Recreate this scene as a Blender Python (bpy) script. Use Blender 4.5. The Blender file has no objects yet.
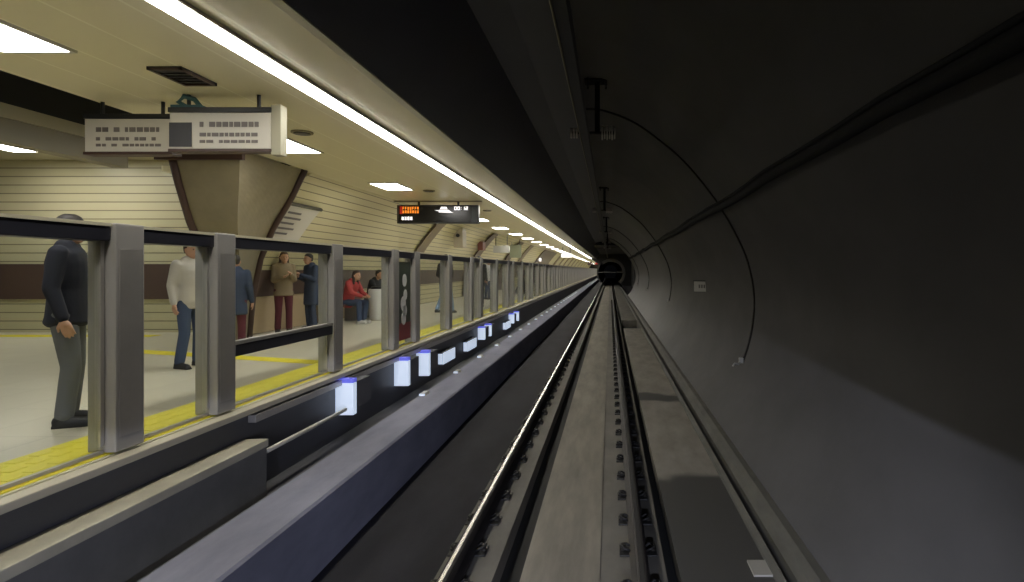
import bpy, bmesh, math, random
from mathutils import Vector, Matrix
random.seed(7)
PI = math.pi
SC = bpy.context.scene
COL = SC.collection
YN, YF = -3.0, 182.0           # near and far ends of the station
ZF = -1.25                     # platform floor
ZS = -2.42                     # track slab top

# ------------------------------------------------------------------ materials
MATS = {}
def mat(name, col, rough=.6, metal=0., noise=0., nscale=2., bump=0., stretch=(1, 1, 1), emit=None, estr=0., spec=.5, coat=0.):
    if name in MATS: return MATS[name]
    m = bpy.data.materials.new(name); m.use_nodes = True
    nt = m.node_tree; N = nt.nodes; L = nt.links
    b = N['Principled BSDF']
    b.inputs['Base Color'].default_value = (*col, 1)
    b.inputs['Roughness'].default_value = rough
    b.inputs['Metallic'].default_value = metal
    b.inputs['Specular IOR Level'].default_value = spec
    b.inputs['Coat Weight'].default_value = coat
    if emit:
        b.inputs['Emission Color'].default_value = (*emit, 1)
        b.inputs['Emission Strength'].default_value = estr
    if noise or bump:
        g = N.new('ShaderNodeNewGeometry'); mp = N.new('ShaderNodeMapping')
        mp.inputs['Scale'].default_value = stretch
        L.new(g.outputs['Position'], mp.inputs['Vector'])
        n = N.new('ShaderNodeTexNoise'); n.inputs['Scale'].default_value = nscale
        n.inputs['Detail'].default_value = 6; n.inputs['Roughness'].default_value = .62
        L.new(mp.outputs[0], n.inputs['Vector'])
        if noise:
            r = N.new('ShaderNodeMapRange')
            r.inputs[1].default_value = .3; r.inputs[2].default_value = .7
            r.inputs[3].default_value = 1 - noise; r.inputs[4].default_value = 1 + noise
            L.new(n.outputs[0], r.inputs[0])
            v = N.new('ShaderNodeVectorMath'); v.operation = 'SCALE'
            v.inputs[0].default_value = col
            L.new(r.outputs[0], v.inputs['Scale']); L.new(v.outputs[0], b.inputs['Base Color'])
        if bump:
            bp = N.new('ShaderNodeBump'); bp.inputs['Strength'].default_value = bump
            bp.inputs['Distance'].default_value = .02
            L.new(n.outputs[0], bp.inputs['Height']); L.new(bp.outputs[0], b.inputs['Normal'])
    MATS[name] = m
    return m

def tile_mat(name, c1, c2, mortar, w, h, ms=.01, rough=.35, spec=.5, offset=0.):
    m = bpy.data.materials.new(name); m.use_nodes = True
    nt = m.node_tree; N = nt.nodes; L = nt.links
    b = N['Principled BSDF']; b.inputs['Roughness'].default_value = rough
    b.inputs['Specular IOR Level'].default_value = spec
    uv = N.new('ShaderNodeUVMap')
    t = N.new('ShaderNodeTexBrick'); t.offset = offset; t.squash = 1
    t.inputs['Color1'].default_value = (*c1, 1); t.inputs['Color2'].default_value = (*c2, 1)
    t.inputs['Mortar'].default_value = (*mortar, 1)
    t.inputs['Scale'].default_value = 1; t.inputs['Mortar Size'].default_value = ms
    t.inputs['Mortar Smooth'].default_value = .1
    t.inputs['Brick Width'].default_value = w; t.inputs['Row Height'].default_value = h
    L.new(uv.outputs[0], t.inputs['Vector']); L.new(t.outputs['Color'], b.inputs['Base Color'])
    bp = N.new('ShaderNodeBump'); bp.inputs['Strength'].default_value = .35; bp.inputs['Distance'].default_value = .004
    bp.invert = True
    L.new(t.outputs['Fac'], bp.inputs['Height']); L.new(bp.outputs[0], b.inputs['Normal'])
    MATS[name] = m
    return m

def glass_mat():
    m = bpy.data.materials.new('gate_glass'); m.use_nodes = True
    nt = m.node_tree; N = nt.nodes; L = nt.links
    N.remove(N['Principled BSDF'])
    tr = N.new('ShaderNodeBsdfTransparent'); tr.inputs[0].default_value = (.9, .92, .92, 1)
    gl = N.new('ShaderNodeBsdfGlossy'); gl.inputs['Roughness'].default_value = .04
    fr = N.new('ShaderNodeFresnel')
    gm_ = N.new('ShaderNodeNewGeometry'); io = N.new('ShaderNodeMapRange'); io.inputs[3].default_value = 1.22; io.inputs[4].default_value = 1 / 1.22
    L.new(gm_.outputs['Backfacing'], io.inputs[0]); L.new(io.outputs[0], fr.inputs[0])
    mx = N.new('ShaderNodeMixShader')
    L.new(fr.outputs[0], mx.inputs[0]); L.new(tr.outputs[0], mx.inputs[1]); L.new(gl.outputs[0], mx.inputs[2])
    L.new(mx.outputs[0], N['Material Output'].inputs[0])
    MATS['gate_glass'] = m
    return m

M = dict(
    wall=tile_mat('cream_wall_panels', (.60, .54, .31), (.56, .51, .29), (.19, .165, .09), 60., .17, .012, .32),
    pier=tile_mat('cream_pier_panels', (.52, .48, .31), (.48, .45, .28), (.20, .18, .11), 60., .17, .011, .35),
    floor=tile_mat('beige_stone_floor', (.66, .62, .48), (.61, .57, .44), (.44, .41, .32), .9, .6, .005, .28),
    ceil=tile_mat('ceiling_panels', (.74, .68, .46), (.72, .665, .45), (.84, .80, .58), 60., .53, .012, .30),
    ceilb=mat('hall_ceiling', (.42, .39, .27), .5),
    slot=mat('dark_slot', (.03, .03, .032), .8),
    brown=mat('brown_cladding', (.235, .20, .125), .45, noise=.12, nscale=3),
    dbrown=mat('dark_brown_trim', (.06, .032, .026), .5),
    band=mat('brown_wall_band', (.085, .055, .045), .4),
    navy=mat('navy_header', (.035, .036, .05), .3, .3),
    alu=mat('brushed_aluminium', (.48, .46, .44), .38, .55, noise=.06, nscale=5),
    alul=mat('pale_aluminium', (.58, .55, .48), .35, .4),
    post=mat('grey_pedestal_paint', (.37, .355, .34), .4, .1),
    cream=mat('cream_cap', (.62, .58, .44), .35),
    yellow=mat('yellow_tactile', (.88, .78, .06), .5, noise=.06, nscale=8),
    lip=mat('pale_stone_lip', (.50, .46, .36), .45),
    fascia=mat('dark_edge_fascia', (.085, .085, .095), .5, noise=.2, nscale=1.5, stretch=(1, .3, 1)),
    ledge=mat('ledge_concrete', (.45, .42, .33), .6, noise=.12, nscale=4),
    walk=mat('walkway_concrete', (.24, .24, .30), .85, spec=.15, noise=.18, nscale=3, stretch=(1, .35, 1), bump=.2),
    bedl=mat('dark_track_bed', (.022, .021, .026), .75, spec=.2, noise=.35, nscale=1.6, stretch=(1, .35, 1), bump=.3),
    slab=mat('centre_slab', (.195, .175, .14), .7, noise=.28, nscale=2.2, stretch=(2.2, .35, 1), bump=.35),
    plinth=mat('rail_plinth', (.14, .13, .11), .72, noise=.25, nscale=3, stretch=(1, .5, 1), bump=.35),
    groove=mat('groove_black', (.02, .02, .02), .8),
    gutter=mat('gutter_concrete', (.10, .095, .08), .7, noise=.25, nscale=4, stretch=(1, .4, 1), bump=.3),
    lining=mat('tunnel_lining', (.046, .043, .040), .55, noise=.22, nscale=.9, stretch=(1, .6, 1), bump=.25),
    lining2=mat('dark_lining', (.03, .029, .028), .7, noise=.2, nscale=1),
    panel=mat('black_soffit_panel', (.08, .08, .094), .32, noise=.12, nscale=.8),
    panel2=mat('dark_soffit_panel', (.04, .04, .046), .5, noise=.12, nscale=.8),
    black=mat('black_rubber', (.012, .012, .013), .6),
    railhead=mat('polished_steel', (.62, .60, .58), .16, 1.),
    railbody=mat('rusty_rail', (.035, .03, .028), .6, .3, noise=.3, nscale=8),
    clip=mat('dark_clip_steel', (.028, .027, .026), .55, .4),
    bolt=mat('worn_bolt_steel', (.05, .045, .04), .45, .7),
    cable=mat('cable_black', (.006, .006, .006), .85, spec=.2),
    plate=mat('wall_plate', (.34, .33, .30), .5),
    platec=mat('wall_plate_mark', (.10, .09, .085), .5),
    insul=mat('insulator', (.40, .38, .35), .45),
    white=mat('white_enamel', (.82, .82, .80), .4),
    face=mat('sign_face', (.60, .57, .50), .4),
    text=mat('sign_text', (.12, .11, .11), .5),
    teal=mat('teal_sign_mark', (.04, .12, .13), .4),
    dark=mat('dark_housing', (.018, .018, .02), .35),
    screen=mat('screen_black', (.012, .012, .013), .2),
    orange=mat('led_orange', (.3, .1, .02), .4, emit=(1., .30, .03), estr=1.1),
    redled=mat('led_red', (.2, .01, .01), .4, emit=(1., .04, .01), estr=.25),
    led=mat('led_white', (.5, .5, .5), .4, emit=(1., .95, .92), estr=1.3),
    lamp=mat('panel_lamp', (.9, .9, .9), .4, emit=(1., .975, .93), estr=20.),
    strip=mat('strip_lamp', (.9, .9, .9), .4, emit=(1., .965, .87), estr=20.),
    lampframe=mat('lamp_frame', (.55, .53, .45), .4),
    reflect=mat('white_reflector', (.80, .84, .92), .3),
    glintw=mat('painted_glint', (.7, .75, .85), .3, emit=(.68, .80, 1.), estr=.62),  # emission standing in for white headlight glints, not a lamp
    glintb=mat('blue_painted_glint', (.2, .2, .6), .3, emit=(.12, .14, .9), estr=.55),  # blue part of the painted glints, not a lamp
    bench=mat('bench_brown', (.13, .05, .04), .45),
    steel=mat('bench_steel', (.35, .35, .35), .35, .8),
    red=mat('poster_red', (.22, .035, .035), .4),
    green=mat('poster_green', (.05, .065, .045), .4),
    peach=mat('peach_panel', (.55, .42, .26), .45),
)
glass_mat(); M['glass'] = MATS['gate_glass']

# ------------------------------------------------------------------ mesh builder
class MB:
    def __init__(s): s.v = []; s.f = []; s.uv = {}
    def add(s, vs, fs, uvs=None):
        o = len(s.v); s.v += [tuple(v) for v in vs]
        for i, f in enumerate(fs):
            s.f.append(tuple(o + k for k in f))
            if uvs: s.uv[len(s.f) - 1] = uvs[i]
        return s
    def box(s, x0, x1, y0, y1, z0, z1, bev=0.):
        if bev > 0:
            bm = bmesh.new(); bmesh.ops.create_cube(bm, size=1)
            for v in bm.verts:
                v.co = Vector(((x0 + x1) / 2 + v.co.x * (x1 - x0), (y0 + y1) / 2 + v.co.y * (y1 - y0), (z0 + z1) / 2 + v.co.z * (z1 - z0)))
            bmesh.ops.bevel(bm, geom=bm.edges[:], offset=bev, segments=2, affect='EDGES', profile=.6)
            bm.verts.index_update()
            s.add([v.co for v in bm.verts], [[v.index for v in f.verts] for f in bm.faces]); bm.free(); return s
        v = [(x0, y0, z0), (x1, y0, z0), (x1, y1, z0), (x0, y1, z0), (x0, y0, z1), (x1, y0, z1), (x1, y1, z1), (x0, y1, z1)]
        return s.add(v, [(0, 3, 2, 1), (4, 5, 6, 7), (0, 1, 5, 4), (1, 2, 6, 5), (2, 3, 7, 6), (3, 0, 4, 7)])
    def prism(s, prof, y0, y1):           # closed xz outline extruded along y
        n = len(prof)
        a = sum(prof[i][0] * prof[(i + 1) % n][1] - prof[(i + 1) % n][0] * prof[i][1] for i in range(n))
        if a < 0: prof = prof[::-1]
        v = [(x, y0, z) for x, z in prof] + [(x, y1, z) for x, z in prof]
        f = [tuple(range(n)), tuple(range(2 * n - 1, n - 1, -1))]
        f += [((i + 1) % n, i, n + i, n + (i + 1) % n) for i in range(n)]
        return s.add(v, f)
    def cap(s, a, b, ra, rb, n=12, caps=3):    # tapered capsule
        a, b = Vector(a), Vector(b); d = b - a; L = d.length
        if L < 1e-6: d = Vector((0, 0, 1)); L = 1e-6
        d = d / d.length if d.length else Vector((0, 0, 1))
        t = d.orthogonal().normalized(); u = d.cross(t)
        rings = []
        for k in range(caps):
            th = PI / 2 * (1 - (k + .35) / caps) if k < caps else 0
            rings.append((a - d * ra * math.sin(th), ra * math.cos(th)))
        rings.append((a, ra)); rings.append((b, rb))
        for k in reversed(range(caps)):
            th = PI / 2 * (1 - (k + .35) / caps)
            rings.append((b + d * rb * math.sin(th), rb * math.cos(th)))
        return s.rings([[c + (t * math.cos(2 * PI * j / n) + u * math.sin(2 * PI * j / n)) * r for j in range(n)] for c, r in rings])
    def rings(s, R):
        n = len(R[0]); vs = [p for r in R for p in r]; fs = []
        for k in range(len(R) - 1):
            for j in range(n):
                fs.append((k * n + j, k * n + (j + 1) % n, (k + 1) * n + (j + 1) % n, (k + 1) * n + j))
        fs.append(tuple(reversed(range(n)))); fs.append(tuple((len(R) - 1) * n + j for j in range(n)))
        return s.add(vs, fs)
    def cyl(s, a, b, r, n=14, r2=None):
        a, b = Vector(a), Vector(b); d = (b - a).normalized(); t = d.orthogonal().normalized(); u = d.cross(t)
        r2 = r if r2 is None else r2
        return s.rings([[c + (t * math.cos(2 * PI * j / n) + u * math.sin(2 * PI * j / n)) * q for j in range(n)] for c, q in ((a, r), (b, r2))])
    def loft(s, L, n=20, mtx=None):       # L: (x, y, z, rx, ry)
        R = []
        for x, y, z, rx, ry in L:
            r = [Vector((x + rx * math.cos(2 * PI * j / n), y + ry * math.sin(2 * PI * j / n), z)) for j in range(n)]
            R.append([mtx @ p for p in r] if mtx else r)
        return s.rings(R)
    def tube(s, pts, r, n=8):
        P = [Vector(p) for p in pts]; R = []
        up = Vector((0, 0, 1))
        for i, p in enumerate(P):
            d = (P[min(i + 1, len(P) - 1)] - P[max(i - 1, 0)]).normalized()
            t = d.cross(up)
            if t.length < .05: t = d.cross(Vector((0, 1, 0)))
            t.normalize(); u = d.cross(t)
            R.append([p + (t * math.cos(2 * PI * j / n) + u * math.sin(2 * PI * j / n)) * r for j in range(n)])
        return s.rings(R)
    def shell(s, prof, y0, y1, out, ny=1, closed=False):   # curved sheet with thickness, uv = metres (y, arc)
        n = len(prof); arc = [0]
        for i in range(1, n): arc.append(arc[-1] + math.dist(prof[i], prof[i - 1]))
        q = []
        for i in range(n):
            a = Vector(prof[max(i - 1, 0)]); b = Vector(prof[min(i + 1, n - 1)]); t = (b - a).normalized()
            nrm = Vector((t.y, -t.x)); q.append((prof[i][0] + nrm.x * out, prof[i][1] + nrm.y * out))
        ys = [y0 + (y1 - y0) * k / ny for k in range(ny + 1)]
        o = len(s.v)
        for P in (prof, q):
            for y in ys: s.v += [(x, y, z) for x, z in P]
        def I(w, k, i): return o + w * n * (ny + 1) + k * n + i
        for w in (0, 1):
            for k in range(ny):
                for i in range(n - 1):
                    f = (I(w, k, i), I(w, k, i + 1), I(w, k + 1, i + 1), I(w, k + 1, i))
                    u = [(ys[k], arc[i]), (ys[k], arc[i + 1]), (ys[k + 1], arc[i + 1]), (ys[k + 1], arc[i])]
                    s.f.append(f); s.uv[len(s.f) - 1] = u
        for i in range(n - 1):
            s.f.append((I(0, 0, i), I(1, 0, i), I(1, 0, i + 1), I(0, 0, i + 1)))
            s.f.append((I(0, ny, i), I(0, ny, i + 1), I(1, ny, i + 1), I(1, ny, i)))
        for k in range(ny):
            for i in (0, n - 1):
                s.f.append((I(0, k, i), I(0, k + 1, i), I(1, k + 1, i), I(1, k, i)))
        return s
    def mesh(s, name):
        me = bpy.data.meshes.new(name); me.from_pydata(s.v, [], s.f)
        if s.uv:
            ul = me.uv_layers.new(name='UVMap')
            for p in me.polygons:
                if p.index in s.uv:
                    for li, c in zip(p.loop_indices, s.uv[p.index]): ul.data[li].uv = c
        bm = bmesh.new(); bm.from_mesh(me); bmesh.ops.recalc_face_normals(bm, faces=bm.faces[:]); bm.to_mesh(me); bm.free()
        return me
    def build(s, name, m, parent=None, smooth=False):
        me = s.mesh(name); me.materials.append(m)
        if smooth:
            me.polygons.foreach_set('use_smooth', [True] * len(me.polygons))
        o = bpy.data.objects.new(name, me); COL.objects.link(o)
        if parent: o.parent = parent
        return o

def tag(o, label=None, cat=None, group=None, kind=None):
    if label: o['label'] = label
    if cat: o['category'] = cat
    if group: o['group'] = group
    if kind: o['kind'] = kind
    return o
def empty(name, loc=(0, 0, 0), rz=0.):
    o = bpy.data.objects.new(name, None); COL.objects.link(o); o.location = loc; o.rotation_euler = (0, 0, rz)
    o.empty_display_size = .1
    return o
def struct(name, mb, m, smooth=False, label=None, cat=None):
    o = mb.build(name, m, smooth=smooth); o['kind'] = 'structure'
    o['label'] = label; o['category'] = cat
    return o
def kids(o): return [c for c in bpy.data.objects if c.parent == o]
def copy_tree(o, parent=None, tree=None):
    c = o.copy(); COL.objects.link(c); c.parent = parent
    for ch in (tree or {}).get(o.name, []): copy_tree(ch, c, tree)
    return c
def tree_of(o):
    t = {}
    def rec(a):
        t[a.name] = kids(a)
        for c in t[a.name]: rec(c)
    rec(o)
    return t
def spline(P, k=6):                      # Catmull-Rom through (x, z)
    out = []
    for i in range(len(P) - 1):
        p0 = Vector(P[max(i - 1, 0)]); p1 = Vector(P[i]); p2 = Vector(P[i + 1]); p3 = Vector(P[min(i + 2, len(P) - 1)])
        for j in range(k):
            t = j / k
            out.append(tuple(.5 * ((2 * p1) + (-p0 + p2) * t + (2 * p0 - 5 * p1 + 4 * p2 - p3) * t * t + (-p0 + 3 * p1 - 3 * p2 + p3) * t ** 3)))
    out.append(tuple(P[-1])); return out
def ordinal(n): return ['first', 'second', 'third', 'fourth', 'fifth', 'sixth', 'seventh', 'eighth', 'ninth', 'tenth'][n]

# ------------------------------------------------------------------ the setting: platform hall
def flat_uv(mb, x0, x1, y0, y1, z0, z1):   # slab whose top and bottom carry metre uv (y, x)
    mb.box(x0, x1, y0, y1, z0, z1); o = len(mb.f) - 6
    mb.uv[o] = [(y0, x0), (y1, x0), (y1, x1), (y0, x1)]; mb.uv[o + 1] = [(y0, x0), (y0, x1), (y1, x1), (y1, x0)]
    return mb
b = MB(); flat_uv(b, -16, -3.36, YN, YF, ZF - .2, ZF)
struct('floor', b, M['floor'], label='beige stone platform floor behind the glass gates', cat='floor')
struct('trim_1', MB().box(-3.36, -3.25, YN, YF, ZF - .06, ZF - .005, .01), M['lip'], label='pale stone lip along the platform edge', cat='trim')
b = MB(); flat_uv(b, -5.34, -2.1, YN, YF, 1.75, 1.85)
struct('ceiling', b, M['ceil'], label='olive cream panelled ceiling over the platform', cat='ceiling')
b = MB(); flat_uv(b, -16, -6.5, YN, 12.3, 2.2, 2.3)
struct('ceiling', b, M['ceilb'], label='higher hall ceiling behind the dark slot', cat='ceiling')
b = MB(); flat_uv(b, -8.0, -5.34, 10.7, YF, 1.76, 1.86)
struct('ceiling', b, M['ceil'], label='ceiling edge above the curved cream wall', cat='ceiling')
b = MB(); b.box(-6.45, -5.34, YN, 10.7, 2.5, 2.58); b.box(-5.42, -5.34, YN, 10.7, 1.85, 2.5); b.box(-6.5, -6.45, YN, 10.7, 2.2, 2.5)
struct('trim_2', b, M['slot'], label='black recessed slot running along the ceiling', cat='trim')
b = MB(); b.box(-6.62, -6.42, YN, 8.0, 1.36, 1.62, .01)
struct('trim_3', b, mat('beam_face', (.24, .215, .15), .5), label='brown beam face under the dark ceiling slot', cat='beam')
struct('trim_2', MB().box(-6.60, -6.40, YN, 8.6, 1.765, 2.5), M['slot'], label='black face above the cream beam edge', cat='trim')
b = MB(); b.box(-6.62, -6.40, YN, 8.6, 1.62, 1.765)
struct('trim_3', b, mat('beam_top', (.44, .40, .28), .5), label='cream beam edge along the dark ceiling slot', cat='beam')

VP = [(-5.34, 1.80), (-5.62, 1.62), (-6.0, 1.18), (-6.36, .70), (-6.66, .16), (-6.86, -.45), (-6.93, -1.25)]
VPS = spline(VP, 5)
def vx(z):
    for (xa, za), (xb, zb) in zip(VPS, VPS[1:]):
        if zb <= z <= za: return xa + (xb - xa) * (z - za) / (zb - za)
    return VPS[-1][0]
b = MB(); b.shell(VPS, 10.9, YF, .12, 1)
struct('wall_left', b, M['wall'], label='curved cream panelled wall along the platform', cat='wall')
b = MB(); b.box(-16, -7.06, 12.0, 12.25, ZF, 2.25); o = len(b.f) - 6
b.uv[o + 2] = [(-16, ZF), (-7.06, ZF), (-7.06, 2.25), (-16, 2.25)]
struct('wall_back', b, M['pier'], label='cream wall across the hall behind the column', cat='wall')
b = MB(); b.box(-16.2, -16, YN, 12.25, ZF, 2.3)
struct('wall_left', b, M['pier'], label='far end wall of the side hall', cat='wall')
b = MB(); b.box(-16, -7.07, 11.965, 12.0, -.58, .12)
struct('trim_4', b, M['band'], label='dark brown band across the hall wall', cat='trim')
def band_strip(z0, z1, y0, y1, off=.02, th=.02):
    P = [(vx(z0 + (z1 - z0) * k / 5) + off, z0 + (z1 - z0) * k / 5) for k in range(6)]
    return MB().shell(P, y0, y1, th)
struct('trim_4', band_strip(-.52, .0, 10.95, YF, .012, .010), M['band'], label='dark brown band low on the curved wall', cat='trim')
struct('trim_4', band_strip(-1.24, -.54, 10.95, 16.2, .012, .010), M['peach'], label='peach panels under the brown band', cat='trim')
# far end wall of the station
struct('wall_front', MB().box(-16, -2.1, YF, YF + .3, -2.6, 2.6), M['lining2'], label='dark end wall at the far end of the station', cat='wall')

# yellow tactile strips
YL = empty('tactile_strip', (-3.64, 0, ZF)); tag(YL, 'yellow tactile strip along the platform edge inside the gates', 'tactile paving')
b = MB().box(-.28, .25, YN, YF, 0, .008)
b.build('strip_base', M['yellow'], YL)
b = MB()
for k in range(0, 120):
    for xx in (-.2, -.07, .07, .2):
        y = 3.2 + k * .16
        b.box(xx - .035, xx + .035, y, y + .11, .008, .011)
tag(b.build('raised_bar', M['yellow'], YL), kind='stuff')
def strip_seg(p, q, w, label):
    o = empty('guide_strip', (p[0], p[1], ZF)); d = Vector(q) - Vector(p); L = d.length
    o.rotation_euler.z = math.atan2(d.y, d.x); tag(o, label, 'tactile paving')
    MB().box(0, L, -w / 2, w / 2, 0, .008).build('strip_base', M['yellow'], o)
    b = MB()
    for t in (-.3, -.1, .1, .3): b.box(.02, L - .02, w * t - w * .05, w * t + w * .05, .008, .013)
    b.build('raised_bar', M['yellow'], o)
strip_seg((-3.93, 8.10), (-8.0, 9.45), .26, 'yellow guide strip crossing the platform from the gate to the column')
strip_seg((-8.6, 11.35), (-15.5, 11.35), .3, 'yellow guide strip along the foot of the hall wall')

# platform edge below the gates
b = MB().box(-3.42, -3.33, YN, YF, -2.05, ZF - .06)
struct('platform_edge', b, M['fascia'], label='dark platform edge wall below the gates', cat='wall')
LD = MB().box(-3.325, -3.10, YN, 5.45, -1.60, -1.53, .008).build('edge_ledge', M['ledge']); tag(LD, 'pale concrete ledge below the nearest gates', 'ledge')
MB().box(-3.325, -3.12, YN, 5.45, -2.049, -1.60).build('ledge_base', mat('ledge_base_grey', (.17, .165, .155), .6, noise=.15, nscale=3), LD)
CP = MB().cyl((-3.13, 5.47, -1.65), (-3.13, 7.1, -1.65), .022, 10).build('edge_pipe', M['alul'], smooth=True)
tag(CP, 'thin pale pipe along the dark platform edge', 'pipe')
# trough, walkway kerb, track bed, slab
struct('trim_5', MB().box(-3.36, -2.75, YN, YF, -2.15, -2.05), M['fascia'], label='dark cable trough beside the walkway kerb', cat='trough')
struct('trim_6', MB().prism([(-2.83, -1.87), (-2.38, -1.87), (-2.36, -1.89), (-2.36, -2.46), (-2.83, -2.46)], YN, YF), M['walk'], label='grey concrete kerb along the track', cat='kerb')
b = MB(); b.box(-2.36, -1.40, YN, YF, -2.9, -2.46)
struct('track_bed', b, M['bedl'], label='dark damp track bed beside the kerb', cat='track bed')
struct('rail_plinth', MB().prism([(-1.40, -2.46), (-1.38, ZS), (-.92, ZS), (-.92, -2.9), (-1.40, -2.9)], YN, YF), M['plinth'], label='concrete plinth under the rail nearer the platform', cat='track bed')
struct('drain_groove', MB().box(-.92, -.70, YN, YF, -2.9, -2.60), M['groove'], label='black groove beside the rail nearer the platform', cat='groove')
struct('centre_slab', MB().box(-.70, -.08, YN, YF, -2.9, ZS + .01), M['slab'], label='stained beige slab between the rails', cat='track bed')
struct('rail_plinth', MB().box(-.08, .45, YN, YF, -2.9, ZS), M['plinth'], label='concrete plinth under the rail nearer the tunnel wall', cat='track bed')
struct('drain_groove', MB().box(.45, .56, YN, YF, -2.9, -2.60), M['groove'], label='black groove beside the rail nearer the tunnel wall', cat='groove')

def blotched(name, base, toned):  # concrete with its near end and one cross band set darker
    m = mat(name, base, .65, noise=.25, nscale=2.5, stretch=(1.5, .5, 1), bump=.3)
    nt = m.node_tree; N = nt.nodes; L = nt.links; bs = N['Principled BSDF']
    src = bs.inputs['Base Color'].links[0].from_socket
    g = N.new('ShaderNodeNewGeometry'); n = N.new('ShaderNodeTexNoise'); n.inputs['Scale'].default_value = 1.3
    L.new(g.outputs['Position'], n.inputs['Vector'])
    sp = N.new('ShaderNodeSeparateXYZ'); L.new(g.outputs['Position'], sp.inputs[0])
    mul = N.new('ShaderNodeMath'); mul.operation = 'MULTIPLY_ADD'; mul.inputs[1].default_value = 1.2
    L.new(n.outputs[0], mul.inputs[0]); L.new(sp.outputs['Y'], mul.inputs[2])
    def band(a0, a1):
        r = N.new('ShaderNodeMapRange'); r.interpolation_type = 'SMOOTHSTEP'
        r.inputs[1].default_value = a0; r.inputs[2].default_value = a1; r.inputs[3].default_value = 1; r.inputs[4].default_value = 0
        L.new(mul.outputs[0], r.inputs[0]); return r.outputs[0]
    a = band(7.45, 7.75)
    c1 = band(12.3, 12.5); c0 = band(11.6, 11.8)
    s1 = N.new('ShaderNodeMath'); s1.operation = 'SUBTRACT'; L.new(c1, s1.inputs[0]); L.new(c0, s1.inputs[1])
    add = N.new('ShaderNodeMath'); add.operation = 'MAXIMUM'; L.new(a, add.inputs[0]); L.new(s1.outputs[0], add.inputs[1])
    mx = N.new('ShaderNodeMix'); mx.data_type = 'RGBA'; mx.inputs['B'].default_value = (*toned, 1)
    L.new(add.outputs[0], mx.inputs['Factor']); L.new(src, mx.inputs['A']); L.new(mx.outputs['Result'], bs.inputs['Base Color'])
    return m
struct('side_slab', MB().box(.56, 1.29, YN, 25, -2.9, ZS - .01), blotched('side_slab_concrete', (.235, .215, .185), (.055, .052, .048)), label='concrete slab with a dark patch near the gutter', cat='track bed')
struct('side_slab', MB().box(.56, 1.29, 29, YF, -2.9, ZS - .01), M['plinth'], label='concrete slab beyond the dark pit', cat='track bed')
struct('drain_groove', MB().box(.56, 1.29, 25, 29, -2.9, -2.75), M['groove'], label='dark pit in the slab near the gutter', cat='groove')
b = MB().prism([(1.29, -2.9), (1.29, -2.40), (1.345, -2.37), (1.375, -2.41), (1.41, -2.47), (1.49, -2.47), (1.53, -2.40), (1.60, -2.36), (1.85, -2.36), (1.85, -2.9)], YN, YF)
struct('gutter', b, M['gutter'], label='shallow concrete gutter at the foot of the tunnel wall', cat='gutter')

# tunnel lining
TP = spline([(-.46, 2.70), (-.13, 2.68), (.36, 2.50), (.78, 2.22), (1.25, 1.82), (1.72, 1.25), (2.05, .72), (2.30, .18), (2.42, -.42), (2.38, -1.0), (2.24, -1.5), (1.98, -2.0), (1.64, -2.40)], 5)
b = MB(); b.shell(TP, YN, 57, -.25, 1)
struct('wall_right', b, M['lining'], smooth=False, label='curved dark tunnel lining beside the track', cat='wall')
for o in [bpy.data.objects['wall_right']]:
    for p in o.data.polygons: p.use_smooth = abs(p.normal.y) < .5
struct('ceiling', MB().prism([(-1.40, 2.58), (-1.0, 2.66), (-.46, 2.70), (-.46, 2.95), (-1.5, 2.95)], YN, 57), M['panel2'], label='dark soffit panel above the overhead rail', cat='ceiling')
struct('trim_7', MB().prism([(-2.12, 1.73), (-2.08, 1.73), (-1.37, 2.58), (-1.5, 2.70), (-2.12, 1.86)], YN, YF), M['panel'], label='black sloping panel beside the platform ceiling', cat='trim')
struct('trim_8', MB().box(-2.17, -2.085, YN, YF, 1.715, 1.755, .006), M['cream'], label='pale edge trim of the platform ceiling', cat='trim')
# crossover box beyond the lining, and the arched portal
b = MB(); b.box(3.2, 3.4, 57, 92, -2.6, 2.6); b.box(-1.5, 3.4, 57, 92, 2.35, 2.6); b.box(2.3, 3.4, 56.8, 57, -2.6, 2.6)
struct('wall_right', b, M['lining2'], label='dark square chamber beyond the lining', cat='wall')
struct('track_bed', MB().box(1.6, 3.3, 57, 182, -2.9, -2.36), M['bedl'], label='dark floor of the far chamber', cat='track bed')
PC = (.15, -.45); PR = 2.15
def arc(r, a0, a1, n): return [(PC[0] + r * math.cos(math.radians(a0 + (a1 - a0) * k / n)), PC[1] + r * math.sin(math.radians(a0 + (a1 - a0) * k / n))) for k in range(n + 1)]
b = MB()
inn = arc(PR, -48, 145, 26); 
for (xa, za), (xb, zb) in zip(inn, inn[1:]):
    def outp(x, z):
        dx, dz = x - PC[0], z - PC[1]; t = min((3.3 / abs(dx)) if dx else 99, (3.2 / abs(dz)) if dz else 99)
        return (PC[0] + dx * t, PC[1] + dz * t)
    oa, ob = outp(xa, za), outp(xb, zb)
    b.prism([(xa, za), (xb, zb), ob, oa], 90, 90.6)
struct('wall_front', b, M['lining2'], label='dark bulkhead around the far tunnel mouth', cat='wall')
b = MB(); b.shell(arc(PR, -48, 130, 30), 89.6, 90.1, -.42, 1)
struct('trim_9', b, mat('portal_ring', (.12, .117, .105), .6), label='grey arched ring of the far tunnel mouth', cat='trim')
b = MB(); b.shell(arc(PR, -48, 228, 34), 90.6, YF, -.2, 1)
struct('wall_right', b, M['lining2'], label='dark tunnel beyond the arched mouth', cat='wall')
b = MB().box(-1.45, 2.2, 56.3, 56.75, 2.10, 2.22)
tag(b.build('cross_beam', mat('pale_beam', (.10, .10, .09), .6)), 'pale beam crossing the tunnel before the far mouth', 'beam')
b = MB().box(-1.9, 1.9, 89.2, 89.4, -.40, -.26)
tag(b.build('cross_beam', mat('pale_beam', (.10, .10, .09), .6)), 'thin beam crossing the arched tunnel mouth', 'beam')

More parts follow.
